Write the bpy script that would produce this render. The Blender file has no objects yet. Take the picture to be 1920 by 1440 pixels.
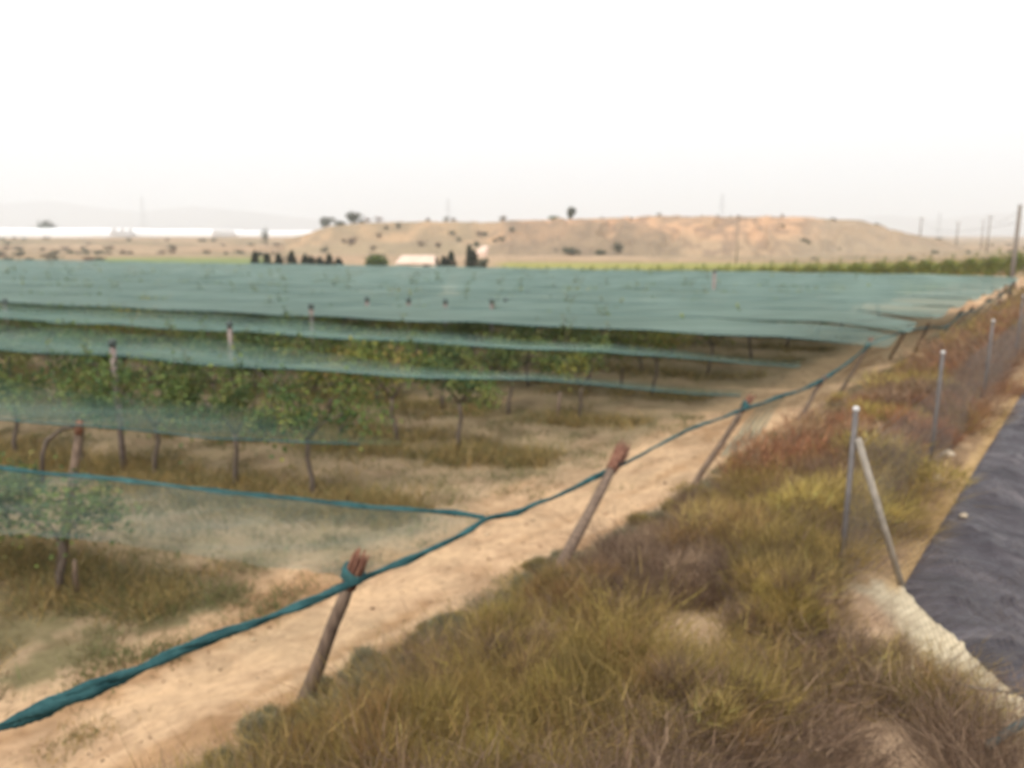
import bpy, math, random
import numpy as np
from math import radians as R
random.seed(7); rng = np.random.default_rng(7)
S = bpy.context.scene; COL = S.collection

# ------------------------------------------------------------------ camera
H = 4.5; PITCH = math.atan(280/1495.0); F = 1495.0
cd = bpy.data.cameras.new('camera'); cam = bpy.data.objects.new('camera', cd); COL.objects.link(cam)
cam.location = (0, 0, H); cam.rotation_euler = (R(90) - PITCH, 0, 0)
cd.sensor_width = 36; cd.lens = 36*F/1920; cd.clip_start = 0.05; cd.clip_end = 20000
cd.dof.use_dof = True; cd.dof.focus_distance = 1.3; cd.dof.aperture_fstop = 3.1
S.camera = cam
# ------------------------------------------------------------------ light
SUN_EL, SUN_AZ = 52, 205        # azimuth clockwise from +Y (north)
w = bpy.data.worlds.new('World'); S.world = w; w.use_nodes = True
nt = w.node_tree; bg = nt.nodes['Background']
sky = nt.nodes.new('ShaderNodeTexSky'); sky.sky_type = 'NISHITA'; sky.sun_disc = False
sky.sun_elevation = R(SUN_EL); sky.sun_rotation = R(SUN_AZ); sky.air_density = 1.0; sky.dust_density = 6.0
hs = nt.nodes.new('ShaderNodeHueSaturation'); hs.inputs['Saturation'].default_value = 0.0
mx = nt.nodes.new('ShaderNodeMixRGB'); mx.inputs['Fac'].default_value = 0.55; mx.inputs['Color2'].default_value = (12.2, 12.5, 12.9, 1)
nt.links.new(sky.outputs[0], hs.inputs['Color']); nt.links.new(hs.outputs[0], mx.inputs['Color1'])
nt.links.new(mx.outputs[0], bg.inputs[0]); bg.inputs[1].default_value = 0.13
sl = bpy.data.lights.new('sun', 'SUN'); sun = bpy.data.objects.new('sun', sl); COL.objects.link(sun)
sl.energy = 2.2; sl.angle = R(10); sl.color = (1.0, 0.97, 0.93)
sun.rotation_euler = (R(90-SUN_EL), 0, R(180-SUN_AZ))
S.view_settings.view_transform = 'Standard'; S.view_settings.look = 'None'
S.view_settings.exposure = 0.13; S.view_settings.gamma = 1
S.render.engine = 'CYCLES'; S.cycles.transparent_max_bounces = 24
S.cycles.volume_bounces = 6; S.cycles.max_bounces = 10
S.render.resolution_x = 1024; S.render.resolution_y = 768

# ------------------------------------------------------------------ frame helpers
def ray(px, py):
    a = (px-960)/F; b = -(py-720)/F; c, s = math.cos(PITCH), math.sin(PITCH)
    return np.array([a, c + b*s, -s + b*c])
def at_z(px, py, z): d = ray(px, py); return np.array([0, 0, H]) + d*((z-H)/d[2])
def at_y(px, py, y): d = ray(px, py); return np.array([0, 0, H]) + d*(y/d[1])
def at_v(px, py, v): d = ray(px, py); return np.array([0, 0, H]) + d*(v/(.8*d[0]-.6*d[1]))
def uv2xy(u, v): return (.6*u+.8*v, .8*u-.6*v)
RX, RY = .928, -.371
QX, QY = .371, .928
def qs(q, s): return (QX*q+RX*s, QY*q+RY*s)
def s_end(q, v): return (v+.26*q)/.965
def sstep(x): x = np.clip(x, 0, 1); return x*x*(3-2*x)
LAT = rng.random((256, 256))
def vn(x, y):
    x = np.asarray(x, float); y = np.asarray(y, float)
    xi = np.floor(x).astype(int); yi = np.floor(y).astype(int); fx = sstep(x-xi); fy = sstep(y-yi)
    a = LAT[xi % 256, yi % 256]; b = LAT[(xi+1) % 256, yi % 256]; c = LAT[xi % 256, (yi+1) % 256]; d = LAT[(xi+1) % 256, (yi+1) % 256]
    return (a*(1-fx)+b*fx)*(1-fy)+(c*(1-fx)+d*fx)*fy
def fbm(x, y, o=4):
    t = 0; a = .5; n = 0
    for k in range(o): t = t+a*vn(x*2**k+17*k, y*2**k+31*k); n += a; a *= .5
    return t/n
def ground_z(x, y):
    x = np.asarray(x, float); y = np.asarray(y, float)
    v = .8*x-.6*y; r = np.hypot(x, y)
    xp = [-9.5, -7, -5.3, -4.4, -1.75, -1.1]; zp = [0, .12, .5, .85, 1.58, 1.6]
    z = np.interp(v, xp, zp)
    ins = np.minimum(v+1.1, x-3.35)
    z = np.where(ins > 0, 1.6-.62*ins-.3*np.clip(ins*4, 0, 1), z)
    z = np.maximum(z, -3)
    z = z + np.where(r < 3.4, (1-r/3.4)*1.3, 0)*(ins < 0)
    bank = sstep((v+9.5)/3)
    near = np.clip(1-r/90, 0, 1)
    z = z + near*(.16*(fbm(x*.8, y*.8)-.5)*(.35+bank) + .05*(fbm(x*3.1, y*3.1)-.5))*(ins < -.1)
    fade = sstep((r-90)/120)
    z = z*(1-sstep((r-70)/60)*(v > -9.5))
    z = z + fade*1.1*(fbm(x*.012+5, y*.03)-.5)
    left = sstep((r-220)/260)*sstep((-x/np.maximum(y, 1)+.05)/.25)*(y > 0)
    z = z + 3.0*left
    return z
# ------------------------------------------------------------------ object helpers
def tag(o, label=None, cat=None, group=None, kind=None):
    if label: o['label'] = label
    if cat: o['category'] = cat
    if group: o['group'] = group
    if kind: o['kind'] = kind
    return o
def empty(name, loc, label, cat, group=None, rz=0):
    o = bpy.data.objects.new(name, None); COL.objects.link(o); o.location = loc; o.rotation_euler = (0, 0, rz)
    o.empty_display_size = .1
    return tag(o, label, cat, group)
def build(name, V, Fa, mat, parent=None, col=None, smooth=False, loc=None):
    V = np.asarray(V, np.float32).reshape(-1, 3); me = bpy.data.meshes.new(name)
    if isinstance(Fa, np.ndarray):
        n, k = Fa.shape
        me.vertices.add(len(V)); me.vertices.foreach_set('co', V.ravel())
        me.loops.add(n*k); me.loops.foreach_set('vertex_index', Fa.astype(np.int32).ravel())
        me.polygons.add(n); me.polygons.foreach_set('loop_start', (np.arange(n)*k).astype(np.int32))
        me.update(calc_edges=True)
    else:
        me.from_pydata(V.tolist(), [], Fa); me.update()
    if col is not None:
        ca = me.color_attributes.new('tint', 'FLOAT_COLOR', 'POINT')
        c4 = np.ones((len(V), 4), np.float32); c4[:, :3] = col; ca.data.foreach_set('color', c4.ravel())
    if smooth: me.polygons.foreach_set('use_smooth', np.ones(len(me.polygons), bool))
    me.materials.append(mat)
    o = bpy.data.objects.new(name, me); COL.objects.link(o)
    if parent is not None: o.parent = parent
    if loc is not None: o.location = loc
    return o
class MB:
    def __init__(s): s.V = []; s.F = []
    def add(s, V, Fc):
        n = len(s.V); s.V += [tuple(map(float, p)) for p in V]; s.F += [tuple(i+n for i in f) for f in Fc]; return s
    def tube(s, pts, rad, n=8, cap=True, flat=None, twist=0):
        pts = [np.array(p, float) for p in pts]; m = len(pts)
        if np.isscalar(rad): rad = [rad]*m
        V = []; Fc = []; big = pts[-1]-pts[0]; big = abs(big[2])/(np.linalg.norm(big)+1e-9) < .8
        for i, p in enumerate(pts):
            t = pts[min(i+1, m-1)]-pts[max(i-1, 0)]; t = t/(np.linalg.norm(t)+1e-9)
            a = np.cross(t, (0, 0, 1)) if big and abs(t[2]) < .995 else np.cross(t, (1, 0, 0)); a /= np.linalg.norm(a); b = np.cross(t, a)
            fl = 1 if flat is None else flat[i]
            for k in range(n):
                an = 2*math.pi*k/n; ca, sa = math.cos(an)*rad[i], math.sin(an)*rad[i]*fl; tw = twist*i
                c, d = ca*math.cos(tw)-sa*math.sin(tw), ca*math.sin(tw)+sa*math.cos(tw)
                V.append(p+a*c+b*d)
        for i in range(m-1):
            for k in range(n):
                k2 = (k+1) % n; Fc.append((i*n+k, i*n+k2, (i+1)*n+k2, (i+1)*n+k))
        if cap: Fc.append(tuple(range(n))[::-1]); Fc.append(tuple((m-1)*n+k for k in range(n)))
        return s.add(V, Fc)
    def box(s, x0, x1, y0, y1, z0, z1):
        V = [(x, y, z) for z in (z0, z1) for y in (y0, y1) for x in (x0, x1)]
        return s.add(V, [(0, 2, 3, 1), (4, 5, 7, 6), (0, 1, 5, 4), (2, 6, 7, 3), (0, 4, 6, 2), (1, 3, 7, 5)])
    def go(s, name, mat, parent=None, smooth=True, loc=None): return build(name, s.V, s.F, mat, parent, None, smooth, loc)
# ------------------------------------------------------------------ materials
def newmat(name, rough=.9, spec=.2):
    m = bpy.data.materials.new(name); m.use_nodes = True; b = m.node_tree.nodes['Principled BSDF']
    b.inputs['Roughness'].default_value = rough; b.inputs['Specular IOR Level'].default_value = spec
    return m, m.node_tree, b
def N(nt, t, **kw):
    n = nt.nodes.new(t)
    for k, v in kw.items():
        if k in n.inputs: n.inputs[k].default_value = v
        else: setattr(n, k, v)
    return n
def noise(nt, scale, detail=6, rough=.6, coord='Object', stretch=None, dist=0):
    tc = N(nt, 'ShaderNodeTexCoord'); n = N(nt, 'ShaderNodeTexNoise', Scale=scale, Detail=detail, Roughness=rough, Distortion=dist)
    if stretch:
        mp = N(nt, 'ShaderNodeMapping'); mp.inputs['Scale'].default_value = stretch[:3]
        if len(stretch) > 3: mp.inputs['Rotation'].default_value = (0, 0, stretch[3])
        nt.links.new(tc.outputs[coord], mp.inputs[0]); nt.links.new(mp.outputs[0], n.inputs['Vector'])
    else: nt.links.new(tc.outputs[coord], n.inputs['Vector'])
    return n
def ramp(nt, src, stops):
    r = N(nt, 'ShaderNodeValToRGB'); e = r.color_ramp.elements
    while len(e) < len(stops): e.new(.5)
    for k, (p, c) in enumerate(stops): e[k].position = p; e[k].color = (*c, 1) if len(c) == 3 else c
    nt.links.new(src, r.inputs[0]); return r
def simple(name, c1, c2, scale=4, rough=.85, bump=.3, stretch=None, spec=.2, metal=0, bscale=None):
    m, nt, b = newmat(name, rough, spec); n = noise(nt, scale, stretch=stretch)
    r = ramp(nt, n.outputs[0], [(.3, c1), (.7, c2)]); nt.links.new(r.outputs[0], b.inputs['Base Color'])
    b.inputs['Metallic'].default_value = metal
    if bump:
        bp = N(nt, 'ShaderNodeBump', Strength=bump, Distance=.02); n2 = noise(nt, bscale or scale*4, stretch=stretch)
        nt.links.new(n2.outputs[0], bp.inputs['Height']); nt.links.new(bp.outputs[0], b.inputs['Normal'])
    return m
def leafmat(name, trans=.35):
    m, nt, b = newmat(name, .7, .15)
    at = N(nt, 'ShaderNodeAttribute', attribute_name='tint'); oi = N(nt, 'ShaderNodeObjectInfo')
    hsv = N(nt, 'ShaderNodeHueSaturation'); mr = N(nt, 'ShaderNodeMapRange'); mr.inputs['To Min'].default_value = .485; mr.inputs['To Max'].default_value = .515
    nt.links.new(oi.outputs['Random'], mr.inputs[0]); nt.links.new(mr.outputs[0], hsv.inputs['Hue']); nt.links.new(at.outputs[0], hsv.inputs['Color'])
    nt.links.new(hsv.outputs[0], b.inputs['Base Color'])
    tr = N(nt, 'ShaderNodeBsdfTranslucent'); mxs = N(nt, 'ShaderNodeMixShader'); mxs.inputs[0].default_value = trans
    nt.links.new(hsv.outputs[0], tr.inputs[0]); nt.links.new(b.outputs[0], mxs.inputs[1]); nt.links.new(tr.outputs[0], mxs.inputs[2])
    nt.links.new(mxs.outputs[0], nt.nodes['Material Output'].inputs[0]); return m
M_leaf = leafmat('foliage'); M_grass = leafmat('dry_grass', .25)
M_bark = simple('bark', (.085, .065, .05), (.17, .13, .10), 6, stretch=(4, 4, 1))
M_wood = simple('weathered_wood', (.09, .06, .045), (.27, .19, .135), 5, stretch=(6, 6, .6), bump=.6)
M_red = simple('splintered_wood', (.11, .042, .028), (.30, .15, .095), 30, stretch=(1, 1, .15), bump=.5)
M_galv = simple('galvanised_metal', (.085, .075, .07), (.17, .15, .14), 8, rough=.55, metal=.25, bump=.1)
M_brace = simple('pale_weathered_metal', (.22, .19, .155), (.38, .33, .27), 8, rough=.7, bump=.2)
M_cap = simple('pale_plastic', (.42, .40, .38), (.6, .57, .55), 5, bump=0)
M_wire = simple('dull_wire', (.12, .11, .1), (.25, .22, .2), 10, rough=.6, metal=.5, bump=0)
M_capd = simple('dark_plastic', (.06, .075, .07), (.10, .115, .105), 5, bump=0)
M_rope = simple('gathered_net', (.012, .050, .054), (.05, .135, .135), 6, stretch=(1, 1, 1), bump=1.0, bscale=40)
M_conc = simple('concrete_post', (.16, .12, .105), (.3, .24, .21), 7, bump=.4)
M_whitew = simple('whitewash', (.62, .55, .45), (.78, .72, .62), .6, bump=.1)
M_roofp = simple('pale_roof', (.6, .42, .32), (.72, .55, .44), .8, bump=.1)
M_gh = simple('greenhouse_film', (.8, .8, .79), (.88, .88, .87), .03, rough=.4, bump=0, spec=.5)
M_ghw = simple('greenhouse_side', (.78, .77, .75), (.86, .85, .84), .05, rough=.5, bump=0)
M_pole = simple('pole_wood', (.14, .11, .09), (.25, .21, .175), 3, stretch=(3, 3, .4))
M_steel = simple('tower_steel', (.2, .2, .2), (.3, .3, .3), 1, bump=0)
M_stone = simple('pale_stone', (.33, .26, .18), (.52, .43, .32), 12, bump=.4)

def netmat(name, op, c1=(.10, .215, .19), c2=(.18, .32, .285)):
    m, nt, b = newmat(name, .75, .3)
    n = noise(nt, 1.0, 4, .55, 'Object', (.25, 2.2, 1, R(21.8)))
    r = ramp(nt, n.outputs[0], [(.3, c1), (.72, c2)]); nt.links.new(r.outputs[0], b.inputs['Base Color'])
    tl = N(nt, 'ShaderNodeBsdfTranslucent'); nt.links.new(r.outputs[0], tl.inputs[0])
    m0 = N(nt, 'ShaderNodeMixShader'); m0.inputs[0].default_value = .25
    nt.links.new(b.outputs[0], m0.inputs[1]); nt.links.new(tl.outputs[0], m0.inputs[2])
    tp = N(nt, 'ShaderNodeBsdfTransparent'); tp.inputs[0].default_value = (.93, .98, .97, 1)
    m1 = N(nt, 'ShaderNodeMixShader')
    n2 = noise(nt, 1.0, 5, .6, 'Object', (.5, 3.5, 1, R(21.8)))
    mr = N(nt, 'ShaderNodeMapRange'); mr.inputs['From Min'].default_value = .25; mr.inputs['From Max'].default_value = .75
    mr.inputs['To Min'].default_value = max(op-.16, .02); mr.inputs['To Max'].default_value = min(op+.12, 1)
    at = N(nt, 'ShaderNodeAttribute', attribute_name='tint'); mu = N(nt, 'ShaderNodeMath', operation='MULTIPLY')   # how closely the net lies in folds
    nt.links.new(n2.outputs[0], mr.inputs[0]); nt.links.new(mr.outputs[0], mu.inputs[0]); nt.links.new(at.outputs['Fac'], mu.inputs[1]); nt.links.new(mu.outputs[0], m1.inputs[0])
    nt.links.new(tp.outputs[0], m1.inputs[1]); nt.links.new(m0.outputs[0], m1.inputs[2])
    nt.links.new(m1.outputs[0], nt.nodes['Material Output'].inputs[0]); return m

# ground: the colour attribute says what the soil is, noise breaks it up
def groundmat(name, attr=True):
    m, nt, b = newmat(name, .95, .1)
    at = N(nt, 'ShaderNodeAttribute', attribute_name='tint')
    n1 = noise(nt, .9, 8, .65, 'Object', (1, 1, 1), .6); n2 = noise(nt, 9, 6, .7, 'Object', (1, 1, 1))
    r1 = ramp(nt, n1.outputs[0], [(.3, (.62, .55, .5)), (.5, (1, 1, 1)), (.7, (1.22, 1.2, 1.15))])
    r2 = ramp(nt, n2.outputs[0], [(.3, (.66, .63, .6)), (.6, (1.14, 1.14, 1.14))])
    a = N(nt, 'ShaderNodeMixRGB', blend_type='MULTIPLY'); a.inputs[0].default_value = .8
    c = N(nt, 'ShaderNodeMixRGB', blend_type='MULTIPLY'); c.inputs[0].default_value = .7
    nt.links.new(at.outputs[0], a.inputs[1]); nt.links.new(r1.outputs[0], a.inputs[2])
    nt.links.new(a.outputs[0], c.inputs[1]); nt.links.new(r2.outputs[0], c.inputs[2]); nt.links.new(c.outputs[0], b.inputs['Base Color'])
    bp = N(nt, 'ShaderNodeBump', Strength=.7, Distance=.06); nt.links.new(n2.outputs[0], bp.inputs['Height']); nt.links.new(bp.outputs[0], b.inputs['Normal'])
    return m
M_ground = groundmat('soil')

# ------------------------------------------------------------------ ground sheet
az = np.concatenate([np.arange(-180, -42, 3.0), np.arange(-42, 42, .3), np.arange(42, 180.1, 3.0)])
rad = np.concatenate([[0.02], np.geomspace(.6, 9000, 420)])
A, RR = np.meshgrid(np.radians(az), rad); GX, GY = RR*np.sin(A), RR*np.cos(A)
GZ = ground_z(GX, GY)
def mixc(c, m, col): return c*(1-m[..., None])+np.array(col)*m[..., None]
def ground_col(x, y):
    v = .8*x-.6*y; u = .6*x+.8*y; r = np.hypot(x, y); q = QX*x+QY*y
    c = np.ones(x.shape+(3,))*np.array([.36, .255, .155])
    n = fbm(x*.5, y*.5); n2 = fbm(x*1.7+9, y*1.7)
    track = sstep((v+8.5+2.2*(n-.5))/1.0)*(1-sstep((v+5.0)/.6))
    c = mixc(c, track, [.54, .36, .215])
    rut = track*sstep((fbm(u*.22+4, v*1.6)-.5)/.12)
    c = mixc(c, rut*.8, [.33, .19, .095])
    c = mixc(c, track*sstep((fbm(x*2.6, y*2.6+8)-.55)/.08)*.45, [.37, .25, .15])
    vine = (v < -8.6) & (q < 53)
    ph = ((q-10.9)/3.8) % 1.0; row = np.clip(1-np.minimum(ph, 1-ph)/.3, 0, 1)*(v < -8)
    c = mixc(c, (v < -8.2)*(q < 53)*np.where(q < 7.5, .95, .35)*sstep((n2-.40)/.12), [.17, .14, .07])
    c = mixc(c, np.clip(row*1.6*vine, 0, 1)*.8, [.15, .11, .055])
    bank = sstep((v+5.2)/.7)
    c = mixc(c, bank*.85, [.25, .175, .115])
    c = mixc(c, bank*sstep((n2-.55)/.12)*.7, [.48, .35, .22])
    for bx, by in ((1.33, 6.0), (2.5, 5.9), (2.0, 4.25)): c = mixc(c, (1-sstep((np.hypot((x-bx)/.45, (y-by+.05)/.55)+.7*(n2-.5)-.7)/.4))*.85, [.56, .39, .25])
    lip = sstep((v+1.6)/.25)*(y > 6.1)+(y <= 6.3)*sstep((x-2.85)/.15)
    c = mixc(c, np.clip(lip, 0, 1)*(y <= 6.3), [.54, .45, .31])
    c = mixc(c, np.clip(lip, 0, 1)*(y > 6.3)*.9, [.40, .27, .15]); c = mixc(c, np.clip(lip, 0, 1)*(y > 6.3)*sstep((fbm(x*4, y*4)-.5)/.06)*.7, [.22, .14, .08])
    c = mixc(c, sstep((v+1.28)/.06)*(y > 6.2)*(v < -1)*.75, [.42, .28, .13])
    far = sstep((r-100)/60)
    cf = np.ones(x.shape+(3,))*np.array([.37, .25, .155])
    m1 = sstep((fbm(x*.02, y*.06+3)-.5)/.1); m2 = sstep((fbm(x*.05+40, y*.1)-.52)/.08)
    cf = mixc(cf, m1*.75, [.20, .175, .10]); cf = mixc(cf, m2*.5, [.47, .335, .22])
    cf = mixc(cf, (sstep((fbm(x*.15, y*.3+70)-.56)/.08))*.6, [.12, .10, .06])
    c = c*(1-far[..., None])+cf*far[..., None]
    p = x/np.maximum(y, 1)
    gf = sstep((y-118)/5)*(1-sstep((y-155)/8))*(p < -.30)*(p > -.52)
    c = mixc(c, gf.astype(float)*.85, [.17, .22, .075])
    gf = sstep((y-60)/5)*(1-sstep((y-128)/6))*sstep((p+.03)/.03)*(v < -12)*(q > 54)
    c = mixc(c, gf.astype(float)*.8, [.26, .27, .06])
    return c
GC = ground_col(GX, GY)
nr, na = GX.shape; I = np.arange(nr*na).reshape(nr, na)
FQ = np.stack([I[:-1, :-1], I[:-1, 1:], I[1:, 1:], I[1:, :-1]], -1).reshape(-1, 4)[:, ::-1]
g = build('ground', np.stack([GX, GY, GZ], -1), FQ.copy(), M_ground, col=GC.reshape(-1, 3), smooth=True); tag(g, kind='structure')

# ------------------------------------------------------------------ hill (eroded flat-topped rise)
hp = [(540, 448), (575, 441), (600, 432), (625, 424), (700, 418), (780, 416.5), (900, 418), (960, 415), (1060, 412), (1140, 409), (1300, 408), (1400, 407), (1500, 409), (1600, 414), (1625, 421), (1655, 431), (1700, 440), (1760, 452), (1797, 468)]
hx = [a for a, b in hp]; hy = [b for a, b in hp]
PX = np.arange(540, 1800, 3.0); D = np.concatenate([np.linspace(135, 270, 110), np.linspace(273, 430, 14)])
P2, D2 = np.meshgrid(PX, D); X2 = (P2-960)/F*D2/math.cos(PITCH)*.985
top = 4.5+(440-np.interp(P2, hx, hy))/F*255
base0 = np.interp(P2, [540, 950, 1100, 1450, 1700, 1800], [185, 165, 150, 158, 205, 230])
k = (D2-base0)/(255-base0)
gul = fbm(P2*.03+np.abs(fbm(P2*.01, D2*.02)-.5)*6, D2*.02+9)
k2 = sstep(k+.22*(gul-.5)*(k > 0)*(k < 1.1))
terr = np.where(P2 < 960, .35*sstep(k*2.2)+.65*sstep((k-.5)*2.4), k2)
tr = sstep((P2-900)/120); prof = terr*(1-tr)+k2*tr
Z2 = -0.6+(top+.6)*prof+ (1.1*(gul-.5)+.7*(fbm(P2*.10, D2*.035)-.5)+.3*(fbm(P2*.2, D2*.12)-.5))*prof*np.clip((1.05-k)*6, 0, 1)
Z2 = np.where(D2 > 300, Z2-(D2-300)*.12, Z2)
hc = np.ones(X2.shape+(3,))*np.array([.50, .305, .18])
s1 = sstep((fbm(P2*.012+3, D2*.03)-.47)/.12)
hc = mixc(hc, s1*.55, [.31, .22, .14]); low = 1-sstep((k-.30)/.25); hc = mixc(hc, low*.7, [.33, .25, .16])
hc = mixc(hc, sstep((fbm(P2*.05, D2*.12)-.50)/.1)*.6, [.2, .14, .10])
hc = mixc(hc, sstep((P2-1430-(k*60))/60)*.6, [.30, .235, .16])
hc = mixc(hc, (1-tr)*.45*sstep((fbm(P2*.03+8, D2*.05)-.42)/.15), [.22, .165, .11])
hc = mixc(hc, (1-sstep((P2-860)/120))*.45, [.29, .235, .14])
foot = sstep((P2-930)/40)*(1-sstep((P2-1230-60*(fbm(P2*.02, D2*.03)-.5))/60))*(1-sstep((k-.62-.5*(gul-.5)-(1120-P2)*.0012)/.14))
hc = mixc(hc, foot*.6, [.20, .15, .10]); hc = mixc(hc, np.exp(-((k-.97)/.035)**2)*.6*sstep((fbm(P2*.03, D2*0)-.3)/.2), [.19, .15, .10])
for dk in (1385, 1430): hc = mixc(hc, np.exp(-((P2-dk+(k-.5)*90)/7)**2)*(k < 1)*.5, [.22, .16, .11])
nr, na = X2.shape; I = np.arange(nr*na).reshape(nr, na)
FQ = np.stack([I[:-1, :-1], I[:-1, 1:], I[1:, 1:], I[1:, :-1]], -1).reshape(-1, 4)
hz = build('hill', np.stack([X2, D2, Z2], -1), FQ.copy(), M_ground, col=hc.reshape(-1, 3), smooth=True); tag(hz, kind='structure')
from math import floor
def hill_z(px, d):
    i = int(np.clip(round((px-540)/3), 0, len(PX)-1)); j = int(np.argmin(abs(D-d))); return float(Z2[j, i])
# ------------------------------------------------------------------ mountains far off in the haze
def mountain(profile, dist, depth, seed):
    xs = np.array([a for a, b in profile]); ys = np.array([b for a, b in profile])
    P = np.arange(xs[0], xs[-1]+1, 8.0); T = np.linspace(0, 1, 14)
    PP, TT = np.meshgrid(P, T); hgt = 4.5+(440-np.interp(PP, xs, ys))/F*(dist+depth/2)
    d = dist+TT*depth; z = -20+(hgt+20)*np.sin(TT*math.pi)**.7*(1+.1*(fbm(PP*.02+seed, TT*4)-.5)*(abs(TT-.5) > .1))
    x = (PP-960)/F*d*1.005; nr, na = x.shape; I = np.arange(nr*na).reshape(nr, na)
    FQ = np.stack([I[:-1, :-1], I[:-1, 1:], I[1:, 1:], I[1:, :-1]], -1).reshape(-1, 4)
    o = build('mountains', np.stack([x, d, z], -1), FQ.copy(), M_mount, smooth=True); tag(o, kind='structure')
M_mount = simple('mountain_rock', (.12, .1, .085), (.2, .17, .14), .004, bump=0)
mountain([(-500, 425), (-200, 395), (0, 386), (120, 378), (200, 390), (280, 398), (380, 388), (480, 398), (600, 412), (760, 425), (860, 440)], 4400, 900, 3)
mountain([(1440, 440), (1540, 415), (1640, 404), (1740, 412), (1840, 400), (1960, 408), (2100, 398), (2500, 425)], 4600, 900, 8)

# ------------------------------------------------------------------ reservoir liner
M_liner, nt_, b_ = newmat('black_liner', .38, .3)
n_ = noise(nt_, 1, 5, .6, 'Object', (.7, 4, 1, R(-22)), .6); r_ = ramp(nt_, n_.outputs[0], [(.3, (.028, .022, .026)), (.55, (.058, .048, .054)), (.75, (.19, .165, .165))])
nt_.links.new(r_.outputs[0], b_.inputs['Base Color']); bp_ = N(nt_, 'ShaderNodeBump', Strength=1.0, Distance=.12)
n3_ = noise(nt_, 1, 4, .6, 'Object', (1.0, 7, 1, R(-22)), .8); nt_.links.new(n3_.outputs[0], bp_.inputs['Height']); nt_.links.new(bp_.outputs[0], b_.inputs['Normal'])
edge = [(3.35, yy) for yy in np.arange(-3, 6.15, .07)]+[(3.35+.6*a, 6.15+.8*a) for a in np.arange(0.05, 45, .08)]
E = np.array(edge); so = np.concatenate([np.linspace(-.12, 1.2, 40), np.linspace(1.26, 5, 20)])
EX, SO = np.meshgrid(E[:, 0], so); EY, _ = np.meshgrid(E[:, 1], so)
LX = EX+SO*.95; LY = EY-SO*.30
LX = LX+.015*(fbm(LX*2.5, LY*2.5)-.5); ins = np.minimum(.8*LX-.6*LY+1.1, LX-3.35)
LZ = 1.635-.5*np.clip(ins, 0, 9)+.04*(fbm(LX*.9+LY*.5, LY*3-LX*1.2)-.5)
fold = 1-np.abs(fbm(LX*.7+LY*.3, LY*3.2-LX*1.0+7)*2-1)**.55
LZ = LZ+.17*fold*np.clip(ins*4, 0, 1)
LZ = LZ-.35*np.clip(-ins, 0, 1)
nr, na = LX.shape; I = np.arange(nr*na).reshape(nr, na)
FQ = np.stack([I[:-1, :-1], I[:-1, 1:], I[1:, 1:], I[1:, :-1]], -1).reshape(-1, 4)
o = build('pond_liner', np.stack([LX, LY, LZ], -1), FQ.copy(), M_liner, smooth=True)
tag(o, 'wrinkled black plastic liner sloping into the reservoir behind the fence', 'pond liner')

# ------------------------------------------------------------------ blades
def blades(root, dirv, length, width, col, bend=.35, seg=2):
    n = len(root); dirv = dirv/np.linalg.norm(dirv, axis=1, keepdims=True)
    side = np.cross(dirv, rng.normal(size=(n, 3))); side /= np.linalg.norm(side, axis=1, keepdims=True)
    out = dirv*1.0; out[:, 2] = 0; 
    V = []
    for k in range(seg+1):
        t = k/seg; p = root+dirv*(length*t)[:, None]+(out*(bend*t*t)-np.array([0, 0, .35*bend*t*t]))*length[:, None]
        wd = width*(1-.85*t)
        V += [p-side*wd[:, None]/2, p+side*wd[:, None]/2]
    V = np.stack(V, 1); m = 2*(seg+1)
    base = (np.arange(n)*m)[:, None, None]
    fc = np.array([[2*k, 2*k+1, 2*k+3, 2*k+2] for k in range(seg)])
    Fc = (base+fc[None]).reshape(-1, 4); C = np.repeat(col, m, 0)
    return V.reshape(-1, 3), Fc, C
def merge(parts):
    V = []; Fc = []; C = []; n = 0
    for v, f, c in parts: V.append(v); Fc.append(f+n); C.append(c); n += len(v)
    return np.concatenate(V), np.concatenate(Fc), np.concatenate(C)
def pick(pal, n, jit=.25):
    pal = np.array(pal); c = pal[rng.integers(0, len(pal), n)]; return np.clip(c*(1+jit*rng.normal(size=(n, 1))), .01, .8)
OLIVE = [(.22, .165, .048), (.28, .20, .062), (.165, .125, .042), (.37, .27, .095), (.23, .14, .055)]
GREY = [(.15, .15, .085), (.19, .18, .11), (.12, .12, .075), (.28, .24, .14)]
RUST = [(.25, .115, .055), (.20, .095, .05), (.30, .155, .075), (.19, .12, .075), (.31, .21, .11)]
PURP = [(.17, .11, .07), (.22, .15, .095), (.12, .08, .055), (.30, .21, .13)]
YEL = [(.35, .27, .065), (.43, .32, .09), (.29, .23, .06)]
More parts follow.
